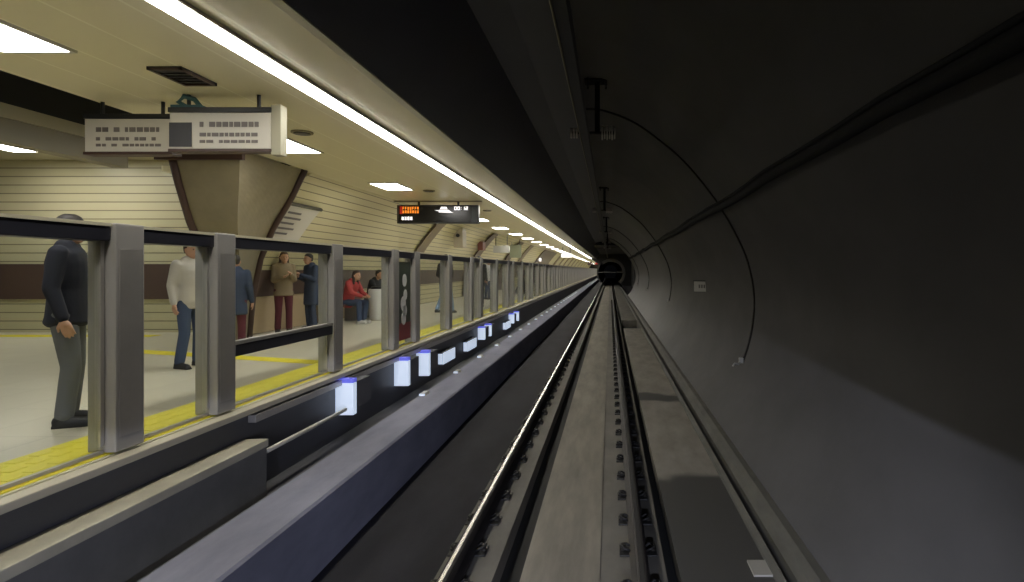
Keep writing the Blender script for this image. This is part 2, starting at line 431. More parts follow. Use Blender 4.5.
# ------------------------------------------------------------------ rails and fastenings
def rail(x, label, hm_):
    r = empty('running_rail', (x, 0, ZS + .0145)); tag(r, label, 'rail')
    MB().prism([(-.075, .0), (.075, 0), (.075, .012), (.012, .03), (.009, .12), (.033, .132), (.036, .158), (-.036, .158), (-.033, .132), (-.009, .12), (-.012, .03), (-.075, .012)], YN, YF).build('rail_web', M['railbody'], r)
    MB().prism([(-.036, .158), (.036, .158), (.033, .170), (.022, .174), (-.022, .174), (-.033, .170)], YN, YF).build('rail_head', M['railbody'], r)
    MB().box(-.016, .012, YN, YF, .174, .176).build('worn_band', hm_, r)
rail(-1.215, 'steel rail with a bright polished head, nearer the platform', M['railhead'])
rail(.24, 'steel rail with a painted-in dark reflection, nearer the tunnel wall', mat('dark_reflection_steel', (.07, .068, .065), .5, .6))  # same steel as the other; dark tunnel reflection painted into the colour
def fastener():
    r = empty('rail_fastening', (0, 0, ZS))
    MB().box(-.16, .16, -.10, .10, 0, .014, .004).build('base_plate', M['clip'], r)
    for s in (-1, 1):
        c = MB().tube([(s * .07, -.05, .03), (s * .11, -.06, .05), (s * .14, -.02, .055), (s * .14, .03, .05), (s * .10, .055, .045), (s * .07, .04, .03)], .011, 8).build('spring_clip', M['clip'], r, True)
        h = MB(); h.cyl((s * .13, 0, .014), (s * .13, 0, .03), .028, 16); h.cyl((s * .13, 0, .03), (s * .13, 0, .06), .018, 6)
        h.build('anchor_bolt', M['bolt'], r)
    return r
f0 = fastener(); ft = tree_of(f0)
FL = {-1.215: ('dark fastening plate with clips under the rail nearer the platform', 'fastenings of the platform side rail'),
      .24: ('dark fastening plate with clips under the rail nearer the tunnel wall', 'fastenings of the tunnel side rail')}
first = True
for x, (lb, gp) in FL.items():
    for k in range(72):
        o = f0 if first else copy_tree(f0, None, ft); first = False
        o.location = (x, 3.3 + k * .62, ZS); tag(o, lb, 'rail fastening', gp)

# ------------------------------------------------------------------ overhead conductor rail
b = MB().prism([(-.40, 1.80), (-.295, 1.80), (-.315, 1.83), (-.315, 1.89), (-.285, 1.905), (-.41, 1.905), (-.38, 1.89), (-.38, 1.83)], YN, 90)
cr = b.build('conductor_rail', mat('conductor_dark', (.008, .008, .008), .5, .3)); tag(cr, 'black overhead conductor rail running under the tunnel crown', 'conductor rail')
MB().cyl((-.398, YN, 1.79), (-.398, 90, 1.79), .009, 8).build('contact_wire', mat('contact_wire_metal', (.20, .18, .13), .5, .9), cr)
def bracket():
    r = empty('overhead_bracket', (0, 0, 0))
    pl = MB(); pl.box(-.36, -.02, -.12, .12, 2.655, 2.68, .006); pl.build('ceiling_plate', M['cable'], r)
    for sx in (-.32, -.06):
        for sy in (-.08, .08): MB().cyl((sx, sy, 2.58), (sx, sy, 2.74), .014, 8).build('anchor_bolt', M['clip'], r)
    MB().box(-.215, -.145, -.035, .035, 1.93, 2.66, .005).build('drop_post', M['cable'], r)
    MB().cyl((-.56, 0, 1.94), (.06, 0, 1.94), .022, 12).build('cross_tube', M['clip'], r, True)
    i = MB()
    for k in range(6): i.cyl((-.12 + k * .035, 0, 1.94), (-.10 + k * .035, 0, 1.94), .10 if k % 2 == 0 else .085, 16)
    i.build('insulator', M['insul'], r)
    i = MB()
    for k in range(3): i.cyl((-.56 + k * .04, 0, 1.94), (-.535 + k * .04, 0, 1.94), .075, 16)
    i.build('end_insulator', M['insul'], r)
    MB().box(-.43, -.34, -.04, .04, 1.885, 1.94, .006).build('rail_clamp', M['clip'], r)
    return r
br = bracket(); bt = tree_of(br)
for k, y in enumerate([8.5, 19.5, 30.5, 41.5, 52.5]):
    o = br if k == 0 else copy_tree(br, None, bt); o.location = (0, y, 0)
    tag(o, ['nearest overhead rail bracket with drop post and insulators', 'second overhead rail bracket along the tunnel crown', 'third overhead rail bracket along the tunnel crown', 'fourth overhead rail bracket along the tunnel crown', 'farthest small overhead rail bracket near the square chamber'][k], 'bracket', 'overhead rail brackets')

# ------------------------------------------------------------------ tunnel wall cables, joints and plate
random.seed(3)
P = []
for k in range(0, 62):
    y = YN + k * .98
    P.append((1.83 + .012 * math.sin(k * 1.7) - .05, y, 1.03 + .018 * math.sin(k * .9) + .01 * random.uniform(-1, 1)))
wc = MB().tube(P, .058, 10).build('wall_cable', M['cable'], smooth=True); tag(wc, 'thick black cable running along the upper tunnel wall', 'cable')
c2 = MB().tube([(x - .02, y, z + .075) for x, y, z in P], .022, 8).build('side_cable', M['cable'], wc, True)
tp2 = [(x - .03 * (1 if x > 0 else 0), z) for x, z in TP]
def joint(y, zend, lab, foot):
    pts = []
    n = len(TP)
    for i, (x, z) in enumerate(TP):
        if z < zend: break
        a = Vector(TP[max(i - 1, 0)]); c = Vector(TP[min(i + 1, n - 1)]); t = (c - a).normalized(); nn = Vector((t.y, -t.x))
        pts.append((x + nn.x * .022, y, z + nn.y * .022))
    o = MB().tube(pts, .016, 8).build('wall_conduit', mat('conduit_brown', (.018, .015, .012), .8), smooth=True); tag(o, lab, 'conduit')
    e = pts[-1]
    bx = MB(); bx.box(e[0] - .07, e[0] + .0, y - .03, y + .03, e[2] - .06, e[2] + .03, .006); bx.build('end_fitting', M['plate'], o)
    if foot:
        MB().tube([(e[0] - .03, y, e[2] - .03), (e[0] - .09, y - .05, e[2] - .07), (e[0] - .16, y - .1, e[2] - .05), (e[0] - .20, y - .12, e[2] - .09)], .014, 8).build('loose_end', M['plate'], o, True)
joint(10.0, -1.5, 'black conduit hoop curving down the wall to a pale loose end', True)
joint(23.5, -1.3, 'second conduit hoop farther along the tunnel wall', False)
joint(37.0, -1.3, 'third conduit hoop far along the tunnel wall', False)
joint(50.0, -1.3, 'farthest conduit hoop before the dark chamber', False)
pn = empty('marker_plate', (2.36, 15.2, -.42), math.radians(-38)); tag(pn, 'small pale marker plate on the tunnel wall', 'sign')
MB().box(-.26, .26, -.012, .012, -.13, .13, .004).build('plate_face', M['plate'], pn)
MB().box(-.27, .27, -.03, .02, .13, .15, .003).build('top_rail', M['cable'], pn)
b = MB()
for k in range(4): b.box(-.12 + k * .07, -.075 + k * .07, -.018, -.012, -.04, .05)
b.build('marking', M['platec'], pn)
MB().box(-.02, .24, .012, .16, -.02, .02).build('wall_arm', M['clip'], pn)
lid = MB(); lid.box(1.14, 1.34, 4.75, 5.0, ZS - .012, ZS + .006, .004)  # small flat plate, paler than the slab
o = lid.build('pale_plate', mat('pale_plate_mat', (.45, .43, .38), .45, .3)); tag(o, 'small pale plate beside the gutter', 'drain cover')  # plain pale plate, not known to be a drain cover

# ------------------------------------------------------------------ lights of the station
sl = empty('strip_light', (-2.86, 0, 1.75)); tag(sl, 'long continuous white strip light along the platform ceiling', 'strip light')
MB().box(-.10, .10, YN, YF, -.03, -.001).build('housing', M['lampframe'], sl)
MB().box(-.08, .08, YN, YF, -.042, -.030).build('diffuser', M['strip'], sl)
def ceil_light():
    r = empty('ceiling_light')
    b = MB(); b.box(-.30, .30, -.53, -.50, -.022, -.001); b.box(-.30, .30, .50, .53, -.022, -.001); b.box(-.30, -.27, -.5, .5, -.022, -.001); b.box(.27, .30, -.5, .5, -.022, -.001)
    b.build('frame', M['lampframe'], r)
    MB().box(-.27, .27, -.50, .50, -.015, -.002).build('diffuser', M['lamp'], r)
    return r
cl = ceil_light(); clt = tree_of(cl)
k = 0
for y in [4.26 + 4.13 * i for i in range(-1, 42)]:
    o = cl if k == 0 else copy_tree(cl, None, clt); o.location = (-4.55, y, 1.75)
    j = k - 1
    if j == 0: lb = 'largest square ceiling light, nearest of the row by the dark slot'
    elif j == 1: lb = 'square ceiling light beside the hanging direction sign'
    elif j == 2: lb = 'square ceiling light just before the departure display'
    elif 3 <= j < 9: lb = ordinal(j) + ' square ceiling light in the row, counted from the dark slot'
    elif j < 0: lb = 'square ceiling light beside the dark slot, outside the picture edge'
    else: lb = 'small distant square ceiling light, beyond the ninth of the platform row'
    tag(o, lb, 'ceiling light', 'square ceiling lights over the platform'); k += 1
for x, y, lb in ((-10.75, 10.6, 'white ceiling light of the side hall, left of its twin above the cream wall'), (-9.45, 10.6, 'white ceiling light of the side hall above the beam end'),
                 (-10.75, 5.5, 'ceiling light hidden deep in the side hall'), (-9.0, 5.5, 'ceiling light deep in the side hall behind the brown beam')):
    o = copy_tree(cl, None, clt); o.location = (x, y, 2.2); tag(o, lb, 'ceiling light', 'ceiling lights of the side hall')
# ceiling vents and speakers
def vent(x0, x1, y0, y1, lab):
    o = empty('ceiling_vent', ((x0 + x1) / 2, (y0 + y1) / 2, 1.75)); tag(o, lab, 'vent')
    w = (x1 - x0) / 2; h = (y1 - y0) / 2
    MB().box(-w, w, -h, h, -.012, -.001).build('backing', M['dark'], o)
    b = MB(); b.box(-w, w, -h, -h + .03, -.03, -.012); b.box(-w, w, h - .03, h, -.03, -.012); b.box(-w, -w + .03, -h, h, -.03, -.012); b.box(w - .03, w, -h, h, -.03, -.012)
    b.build('frame', M['dbrown'], o)
    b = MB()
    for q in range(5): b.box(-w + .03, w - .03, -h + .06 + q * (2 * h - .1) / 5, -h + .08 + q * (2 * h - .1) / 5, -.026, -.012)
    b.build('slat', M['dark'], o)
vent(-3.98, -3.68, 5.15, 5.62, 'dark ceiling vent above the hanging sign')
def speaker(x, y, lab):
    o = empty('ceiling_speaker', (x, y, 1.75)); tag(o, lab, 'speaker', 'round ceiling speakers')
    MB().cyl((0, 0, -.02), (0, 0, -.001), .13, 24).build('rim', M['brown'], o)
    MB().cyl((0, 0, -.03), (0, 0, -.02), .10, 24).build('grille', M['dark'], o)
speaker(-3.9, 7.6, 'dark round ceiling speaker just beyond the hanging sign')
speaker(-3.98, 13.2, 'dark round ceiling speaker near the departure display')
speaker(-3.6, 17.6, 'small round ceiling speaker just beyond the departure display')

# ------------------------------------------------------------------ hanging direction signs
def hang_sign(x0, x1, y, z0, z1, lab, seed, plate=True):
    o = empty('hanging_sign', ((x0 + x1) / 2, y, z0)); tag(o, lab, 'sign')
    w = (x1 - x0) / 2; h = z1 - z0
    MB().box(-w, w, -.06, .06, 0, h, .008).build('sign_box', M['face'], o)
    MB().box(-w - .01, w + .01, -.075, .075, h, h + .05, .006).build('top_frame', M['dark'], o)
    MB().box(-w - .01, w + .01, -.07, .07, -.03, 0, .004).build('bottom_frame', M['dbrown'], o)
    rnd = random.Random(seed)
    for r, (za, zb) in enumerate(((.60, .74), (.34, .44), (.16, .24))):
        x = -w + (.30 if plate else .12); t = MB()
        while x < w - .14:
            l = rnd.uniform(.03, .065); t.box(x, x + l, -.066, -.060, h * za, h * zb); x += l + (.014 if rnd.random() < .8 else .06)
        t.build('lettering', mat('faded_sign_text', (.17, .15, .14), .5), o)
    if plate: MB().box(-w, -w + .22, -.068, -.061, .02, h * .72).build('pictogram', mat('pictogram_dark', (.035, .035, .04), .5), o)
    for s in (-.7, .7): MB().cyl((w * s, 0, h + .05), (w * s, 0, 1.75 - z0), .018, 10).build('hanger', M['dark'], o)
    return o
hs = hang_sign(-4.36, -3.36, 6.0, 1.20, 1.56, 'white hanging direction sign in front of the brown column', 1)
MB().box(.50, .60, -.06, .06, -.06, .44, .008).build('end_plate', mat('end_plate_beige', (.36, .34, .25), .5), hs)
b = MB(); b.tube([(-.35, -.02, .42), (-.42, -.05, .47), (-.36, -.06, .52), (-.28, -.02, .50), (-.25, .02, .44)], .025, 8); b.box(-.5, -.2, -.05, .05, .41, .44)
b.build('cable_loop', M['teal'], hs)
hang_sign(-5.42, -4.52, 6.25, 1.22, 1.56, 'faded hanging direction sign just under the dark slot end', 5, False)

# departure display
dd = empty('departure_display', (-4.34, 15.2, 1.17)); tag(dd, 'black departure display with orange and white lettering', 'display')
MB().box(-1.03, 1.03, -.09, .09, 0, .47, .02).build('housing', M['dark'], dd)
MB().box(-.97, .86, -.095, -.09, .04, .43).build('screen', M['screen'], dd)
MB().box(.86, .98, -.096, -.09, .04, .43).build('side_bezel', mat('bezel', (.03, .035, .04), .3), dd)
def glyphs(x0, x1, z0, z1, seed, y=-.101, t=.012):
    g = MB(); x = x0; rnd = random.Random(seed); w = (z1 - z0) * .55
    while x + w <= x1:
        c = rnd.random()
        g.box(x, x + t, y, y + .005, z0, z1)
        if c < .7: g.box(x + w - t, x + w, y, y + .005, z0, z1)
        if c > .25: g.box(x, x + w, y, y + .005, z1 - t, z1)
        if c < .5: g.box(x, x + w, y, y + .005, z0, z0 + t)
        if .2 < c: g.box(x, x + w, y, y + .005, (z0 + z1) / 2 - t / 2, (z0 + z1) / 2 + t / 2)
        x += w + t * 1.6
    return g
b = glyphs(-.88, -.44, .35, .42, 2, t=.014); b2 = glyphs(-.88, -.42, .26, .33, 3, t=.014); b.add(b2.v, b2.f)
b.build('orange_text', M['orange'], dd)
MB().box(-.95, -.88, -.1, -.095, .24, .43).build('red_glow', M['redled'], dd)
glyphs(-.90, -.58, .09, .17, 4, t=.018).build('white_text', M['led'], dd)
b = MB()   # train pictogram: body, cab, nose line
b.prism([(.06, .36), (.09, .42), (.22, .42), (.25, .36)], -.101, -.096); b.prism([(.03, .28), (.03, .345), (.27, .345), (.33, .30), (.40, .27)], -.101, -.096); b.prism([(-.08, .335), (.02, .31), (.02, .335)], -.101, -.096)
b.build('train_pictogram', M['led'], dd)
def seven(ch, x, z, w, h, t, g):
    seg = {'0': 'abcdef', '1': 'bc', '2': 'abged', '3': 'abgcd', '7': 'abc', '5': 'afgcd'}[ch]
    y0, y1 = -.101, -.096
    R = dict(a=(x, x + w, z + h - t, z + h), g=(x, x + w, z + h / 2 - t / 2, z + h / 2 + t / 2), d=(x, x + w, z, z + t), f=(x, x + t, z + h / 2, z + h), b=(x + w - t, x + w, z + h / 2, z + h), e=(x, x + t, z, z + h / 2), c=(x + w - t, x + w, z, z + h / 2))
    for s in seg: g.box(R[s][0], R[s][1], y0, y1, R[s][2], R[s][3])
b = MB()
for ch, x in zip('0012', (.42, .50, .62, .70)): seven(ch, x, .34, .062, .085, .016, b)
b.box(.585, .60, -.101, -.096, .355, .37); b.box(.585, .60, -.101, -.096, .395, .41)
b.build('clock_text', M['led'], dd)
for s in (-.5, .5): MB().cyl((s, 0, .47), (s, 0, .58), .03, 12).build('hanger', M['dark'], dd)
MB().box(-1.25, 1.1, -.05, .05, .555, .579, .004).build('mount_rail', M['brown'], dd)

# ------------------------------------------------------------------ flared column
cc = empty('column', (0, 0, 0)); tag(cc, 'brown flared column widening up to the ceiling behind the platform', 'column')
LV = [(1.749, (-6.4, 8.75), (-5.4, 8.75), (-5.375, 10.5), (-6.35, 10.6)),
      (1.30, (-6.41, 8.93), (-5.52, 8.93), (-5.68, 10.66), (-6.6, 10.7)),
      (.75, (-6.43, 9.2), (-5.71, 9.2), (-6.13, 10.86), (-6.8, 10.86)),
      (.20, (-6.47, 9.6), (-5.93, 9.6), (-6.38, 10.9), (-6.9, 10.9)),
      (-.5, (-6.50, 9.9), (-6.12, 9.9), (-6.55, 10.95), (-7.0, 10.95)),
      (ZF, (-6.50, 10.0), (-6.2, 10.0), (-6.62, 10.95), (-7.0, 10.95))]
def lerpring(t):
    i = min(int(t), len(LV) - 2); f = t - i; q = [max(i - 1, 0), i, i + 1, min(i + 2, len(LV) - 1)]
    def cr_(a): return .5 * (2 * a[1] + (a[2] - a[0]) * f + (2 * a[0] - 5 * a[1] + 4 * a[2] - a[3]) * f * f + (3 * a[1] - a[0] - 3 * a[2] + a[3]) * f ** 3)
    z = cr_([LV[j][0] for j in q]); C = [Vector((cr_([LV[j][1 + c][0] for j in q]), cr_([LV[j][1 + c][1] for j in q]), z)) for c in range(4)]
    return [C[c].lerp(C[(c + 1) % 4], u / 8) for c in range(4) for u in range(8)]
b = MB(); b.rings([lerpring(k / 6) for k in range(6 * (len(LV) - 1) + 1)]); b.build('shaft', M['brown'], cc)
for i in (0, 2):
    MB().tube([(L[i][0] + (.03 if i == 2 else -.0), L[i][1] - (.02 if i == 0 else .0), z if z > -1.2 else ZF + .0) for z, *L in LV], .055, 8).build('edge_trim', M['dbrown'], cc, True)
MB().box(-6.6, -5.32, 8.68, 8.75, 1.60, 1.749).build('top_collar', M['dbrown'], cc)
# wall ribs, sign boards and screens of the far wall
def rib(y, w, m, lab, name='wall_rib', z0=-1.2, z1=1.72, off=.05):
    P = [(vx(z0 + (z1 - z0) * k / 12) + off, z0 + (z1 - z0) * k / 12) for k in range(13)]
    b = MB(); b.shell(P, y - w / 2, y + w / 2, .04); o = b.build(name, m); tag(o, lab, 'wall rib' if name == 'wall_rib' else 'board'); return o
rbm = mat('rib_brown', (.20, .15, .095), .45); rbd = mat('rib_dark', (.085, .052, .038), .45)
rib(20.0, .8, rbm, 'brown curved wall rib just beyond the departure display')['group'] = 'curved wall ribs'
rib(28.5, 1.1, rbd, 'dark brown curved rib with a small red box')['group'] = 'curved wall ribs'
o = rib(37.0, 1.6, rbd, 'dark curved rib beside the grey hanging board'); o['group'] = 'curved wall ribs'
rib(42.0, 1.4, rbm, 'brown curved rib before the wide dark opening')['group'] = 'curved wall ribs'
o = rib(56, 11, rbd, 'wide dark brown opening in the far curved wall', 'wall_recess', off=.04)
MB().box(vx(.9) + .12, vx(.9) + .2, 51.5, 52.6, .75, 1.1, .01).build('lit_panel', M['led'], o)
for y in (68, 75, 82, 90, 98, 107, 117, 128, 140, 153, 166):
    o = rib(y, 1.6, rbm, 'small distant wall rib beyond the wide dark opening'); o['group'] = 'distant wall ribs'
o = rib(11.62, 1.2, M['face'], 'white list notice on the curved wall beside the column', 'wall_notice', .58, 1.22, .03)
MB().shell([(vx(1.22) + .045, 1.22), (vx(1.26) + .045, 1.26)], 11.0, 12.24, .05).build('top_frame', M['dark'], o)
for q in range(5):
    z = .68 + q * .095; MB().shell([(vx(z) + .100, z), (vx(z + .035) + .100, z + .035)], 11.15, 11.62 + .12 * (q % 2), .004).build('text_row', M['text'], o)
o = MB().box(vx(1.1) + .06, vx(1.1) + .30, 27.2, 27.8, .9, 1.3, .02).build('wall_box', mat('wall_box_red', (.20, .07, .05), .5)); tag(o, 'small red box on the dark brown rib', 'box')
o = MB().box(-5.9, -5.55, 22.6, 23.2, .85, 1.55, .02).build('wall_box', mat('beige_box', (.42, .37, .27), .5)); tag(o, 'beige box high on the wall past the display', 'box')
MB().cyl((-5.72, 22.58, 1.3), (-5.72, 22.52, 1.3), .07, 14).build('lens', M['dark'], o)
def hboard(x0, x1, y, z0, z1, m, lab):
    o = empty('hanging_board', ((x0 + x1) / 2, y, z0)); tag(o, lab, 'sign', 'boards hanging from the far ceiling'); w = (x1 - x0) / 2; h = z1 - z0
    MB().box(-w, w, -.05, .05, 0, h, .01).build('board', m, o)
    for s in (-.7, .7): MB().cyl((w * s, 0, h), (w * s, 0, 1.755 - z0), .02, 8).build('hanger', M['dark'], o)
    return o
gm = mat('board_grey', (.36, .35, .30), .4); gg = mat('board_green', (.22, .24, .16), .4)
hboard(-5.75, -4.95, 29.6, .85, 1.2, gm, 'grey board hanging beyond the dark rib')
hboard(-5.75, -5.1, 34.5, .7, 1.45, gg, 'tall green-grey board hanging by the wall')
o = hboard(-3.7, -2.9, 45.5, .95, 1.25, M['led'], 'bright lit sign hanging far along the platform')
hboard(-3.9, -3.1, 105, .85, 1.4, M['dbrown'], 'tiny dark sign hanging near the far end')
hboard(-2.95, -2.35, 120, 1.15, 1.45, M['redled'], 'tiny red sign at the far end of the platform')

# ------------------------------------------------------------------ platform gates
H = 1.55
def gate():
    r = empty('platform_gate', (-3.45, 0, ZF + .014))
    hd = MB(); hd.box(-.07, .085, 0, 5.19, 1.43, 1.53, .006); hd.build('header_beam', M['navy'], r)
    MB().box(-.075, .092, 0, 5.19, 1.53, 1.551).build('header_cap', M['cream'], r)
    for yy in (0, 1.05, 3.2):
        p = MB(); p.box(-.08, .115, yy, yy + .25, 0, H + .004, .012)
        po = p.build('pedestal', M['post'], r)
        MB().box(.114, .118, yy + .03, yy + .22, .10, 1.38).build('pedestal_cover', M['alu'], po)
    for a, c in ((.25, 1.05), (1.30, 3.2), (3.45, 5.19)):
        g = MB().box(.02, .032, a + .03, c - .03, .02, 1.43).build('glass_panel', M['glass'], r)
        f = MB(); f.box(.01, .04, a, c, 0, .022); f.box(.005, .045, a, a + .03, .05, 1.44); f.box(.005, .045, c - .03, c, .05, 1.44)
        f.build('panel_frame', M['alu'], g)
    for a, c in ((1.30, 3.2), (3.45, 5.19)):
        q = MB(); q.box(.05, .10, a, c, .46, .565, .006)
        q = q.build('push_bar', M['navy'], r)
        MB().box(.045, .105, a, c, .565, .60, .004).build('bar_top', M['alu'], q)
    return r
g0 = gate(); gt = tree_of(g0)
gates = []
sb = MB().box(-3.32, -3.245, 5.5, YF, -1.40, -1.33, .004).build('sill_beam', M['alu']); tag(sb, 'long grey metal sill beam running under the platform lip', 'beam')
for k in range(35):
    o = g0 if k == 0 else copy_tree(g0, None, gt)
    o.location = (-3.45, -1.15 + 5.2 * k, ZF + .014); gates.append(o)
    lb = ('nearest glass gate section, cut by the picture edge' if k == 0 else
          'second glass gate section, the only one carrying a dark push bar' if k == 1 else
          'third glass gate section, carrying the red and green poster' if k == 2 else
          'fourth glass gate section, past the one with the poster' if k == 3 else
          ordinal(k) + ' glass gate section counted along the track from the picture edge' if k < 9 else
          'small distant glass gate section beyond the ninth, toward the tunnel mouth')
    tag(o, lb, 'platform gate', 'glass platform gates along the platform edge')
for k, gg_ in enumerate(gates):
  for c in kids(gg_):
    if c.name.startswith('push_bar') and not (k == 1 and max(v.co.y for v in c.data.vertices) < 3.4):
        for d in kids(c): bpy.data.objects.remove(d)
        bpy.data.objects.remove(c)
for c in []:                 # 
    if c.name.startswith('push_bar'):
        for d in kids(c): bpy.data.objects.remove(d)
        bpy.data.objects.remove(c)
# advertising sheet on the third gate
po = empty('poster', (-3.405, 9.60, ZF + .08)); tag(po, 'narrow poster with white blobs on green above a red band', 'poster')
MB().box(0, .006, 0, .62, .02, 1.30).build('sheet', M['green'], po)
MB().box(.006, .009, 0, .62, .02, .30).build('red_band', M['red'], po)
for q, (yy, zz, rr) in enumerate(((.32, 1.00, .13), (.36, .76, .11), (.26, .62, .15), (.34, .50, .12), (.28, .37, .13))):
    MB().cyl((.006, yy, zz), (.010, yy, zz), rr * .8, 20).build('white_blob', M['white'], po)

# edge support brackets and reflectors below the gates
def support():
    r = empty('support_bracket')
    MB().box(-.11, .11, 0, .10, -.46, -.07, .008).build('front_plate', M['glintw'], r)  # plate made to glow in place of headlight bouncing off it
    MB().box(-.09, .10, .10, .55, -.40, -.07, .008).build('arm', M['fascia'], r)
    MB().box(-.11, .11, -.004, .10, -.07, -.02, .004).build('blue_glow_cap', M['glintb'], r)  # blue glow added on top of the plate
    return r
s0 = support(); stt = tree_of(s0)
SP = [(7.27, 'white bracket with added glow under the gate post, nearest the camera'), (9.25, 'white bracket with added glow below the poster, the nearer of two'), (10.3, 'white bracket with added glow below the poster, the farther of two')]
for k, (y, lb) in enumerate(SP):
    o = s0 if k == 0 else copy_tree(s0, None, stt); o.location = (-3.22, y, ZF - .05 - .03 * k); tag(o, lb, 'bracket', 'white brackets with added glow below the gate posts')
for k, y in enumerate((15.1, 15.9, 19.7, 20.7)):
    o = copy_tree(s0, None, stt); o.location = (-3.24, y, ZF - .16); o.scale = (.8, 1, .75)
    tag(o, 'small bracket with added glow far along the platform edge, past the poster gate', 'bracket', 'distant brackets with added glow along the platform edge')
lpn = ['white box with added glow on the dark edge wall, nearer of two', 'white box with added glow on the dark edge wall, farther of two', 'small box with added glow on the edge wall far beyond the pair']
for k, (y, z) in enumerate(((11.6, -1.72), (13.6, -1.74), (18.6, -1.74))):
    r = empty('edge_glow_box', (-3.325, y, z)); tag(r, lpn[k], 'lamp', 'boxes with added glow on the platform edge wall')  # glowing box imitating headlight glints on the wall, no real lamp
    MB().box(0, .09, -.02, .92, -.13, .13, .006).build('housing', M['fascia'], r)
    MB().box(.09, .10, 0, .90, -.11, .11).build('lens', M['glintw'], r)  # glowing front face of the box, no real lens
    MB().box(.01, .09, -.028, -.02, -.10, .10).build('end_glow', M['glintw'], r)
def stud():
    r = empty('kerb_reflector')
    MB().prism([(-.05, 0), (.05, 0), (.035, .035), (-.035, .035)], 0, .22).build('body', M['alul'], r)
    MB().box(-.04, .04, -.006, 0, .004, .032).build('lens', M['glintw'], r)  # lens glows by itself to imitate returned headlight
    return r
k0 = stud(); kt = tree_of(k0)
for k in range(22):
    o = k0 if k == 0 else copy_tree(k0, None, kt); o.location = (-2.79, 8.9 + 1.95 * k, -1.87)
    tag(o, 'small pale reflector block in the row along the kerb top', 'reflector', 'reflector blocks along the kerb')

# bench and bin by the far wall
bn = empty('bench', (-6.35, 13.6, ZF)); tag(bn, 'low brown bench against the curved wall under the red jacket person', 'bench')
MB().box(-.22, .22, 0, 2.4, .40, .44, .01).build('seat', M['bench'], bn)
MB().prism([(-.26, .48), (-.22, .48), (-.34 + .09, .86), (-.38 + .09, .86)], 0, 2.4).build('backrest', M['bench'], bn)
for y in (.15, 1.2, 2.2):
    MB().box(-.20, .20, y, y + .05, 0, .42, .006).build('leg', M['steel'], bn)
wb = empty('litter_bin', (-5.78, 15.0, ZF)); tag(wb, 'white round litter bin beside the person in red', 'bin')
MB().loft([(0, 0, 0, .19, .19), (0, 0, .04, .22, .22), (0, 0, .74, .25, .25), (0, 0, .78, .23, .23)], 24).build('body', M['white'], wb, True)
MB().loft([(0, 0, .78, .2, .2), (0, 0, .84, .17, .17)], 24).build('lid', M['dark'], wb, True)

# ------------------------------------------------------------------ people
def remesh(mb, name, m, parent, vox, smooth_it=4):
    me = mb.mesh(name + '_src'); o = bpy.data.objects.new(name, me); COL.objects.link(o)
    r = o.modifiers.new('r', 'REMESH'); r.mode = 'VOXEL'; r.voxel_size = vox
    s = o.modifiers.new('s', 'SMOOTH'); s.iterations = smooth_it; s.factor = .5
    dg = bpy.context.evaluated_depsgraph_get(); dg.update()
    nm = bpy.data.meshes.new_from_object(o.evaluated_get(dg)); o.modifiers.clear(); o.data = nm
    nm.materials.clear(); nm.materials.append(m); nm.polygons.foreach_set('use_smooth', [True] * len(nm.polygons))
    bpy.data.meshes.remove(me); nm.name = name
    if parent: o.parent = parent
    return o
V = Vector
SKIN = mat('skin', (.50, .28, .18), .5); 
def hand(b, w, e):          # w wrist, e elbow: palm and five fingers
    d = (V(w) - V(e)).normalized(); t = d.cross(V((0, 1, 0)))
    if t.length < .2: t = d.cross(V((0, 0, 1)))
    side = t.normalized(); nrm = d.cross(side).normalized(); w = V(w)
    b.cap(w, w + d * .05, .022, .028); b.cap(w + d * .05 + nrm * .018, w + d * .085 + nrm * .024, .018, .016); b.cap(w + d * .05 - nrm * .018, w + d * .085 - nrm * .024, .018, .016)
    for q, (off, ln) in enumerate(((-.033, .060), (-.012, .075), (.011, .070), (.032, .052))):
        a = w + d * .088 + nrm * off; m1 = a + d * ln * .5 + side * .006; m2 = m1 + d * ln * .45 + side * .02
        b.cap(a, m1, .0095, .0088, 8, 2); b.cap(m1, m2, .0088, .0075, 8, 2)
    a = w + d * .03 - nrm * .025; m1 = a + d * .03 - nrm * .03 + side * .01; m2 = m1 + d * .028 - nrm * .006 + side * .01
    b.cap(a, m1, .013, .011, 8, 2); b.cap(m1, m2, .011, .009, 8, 2)
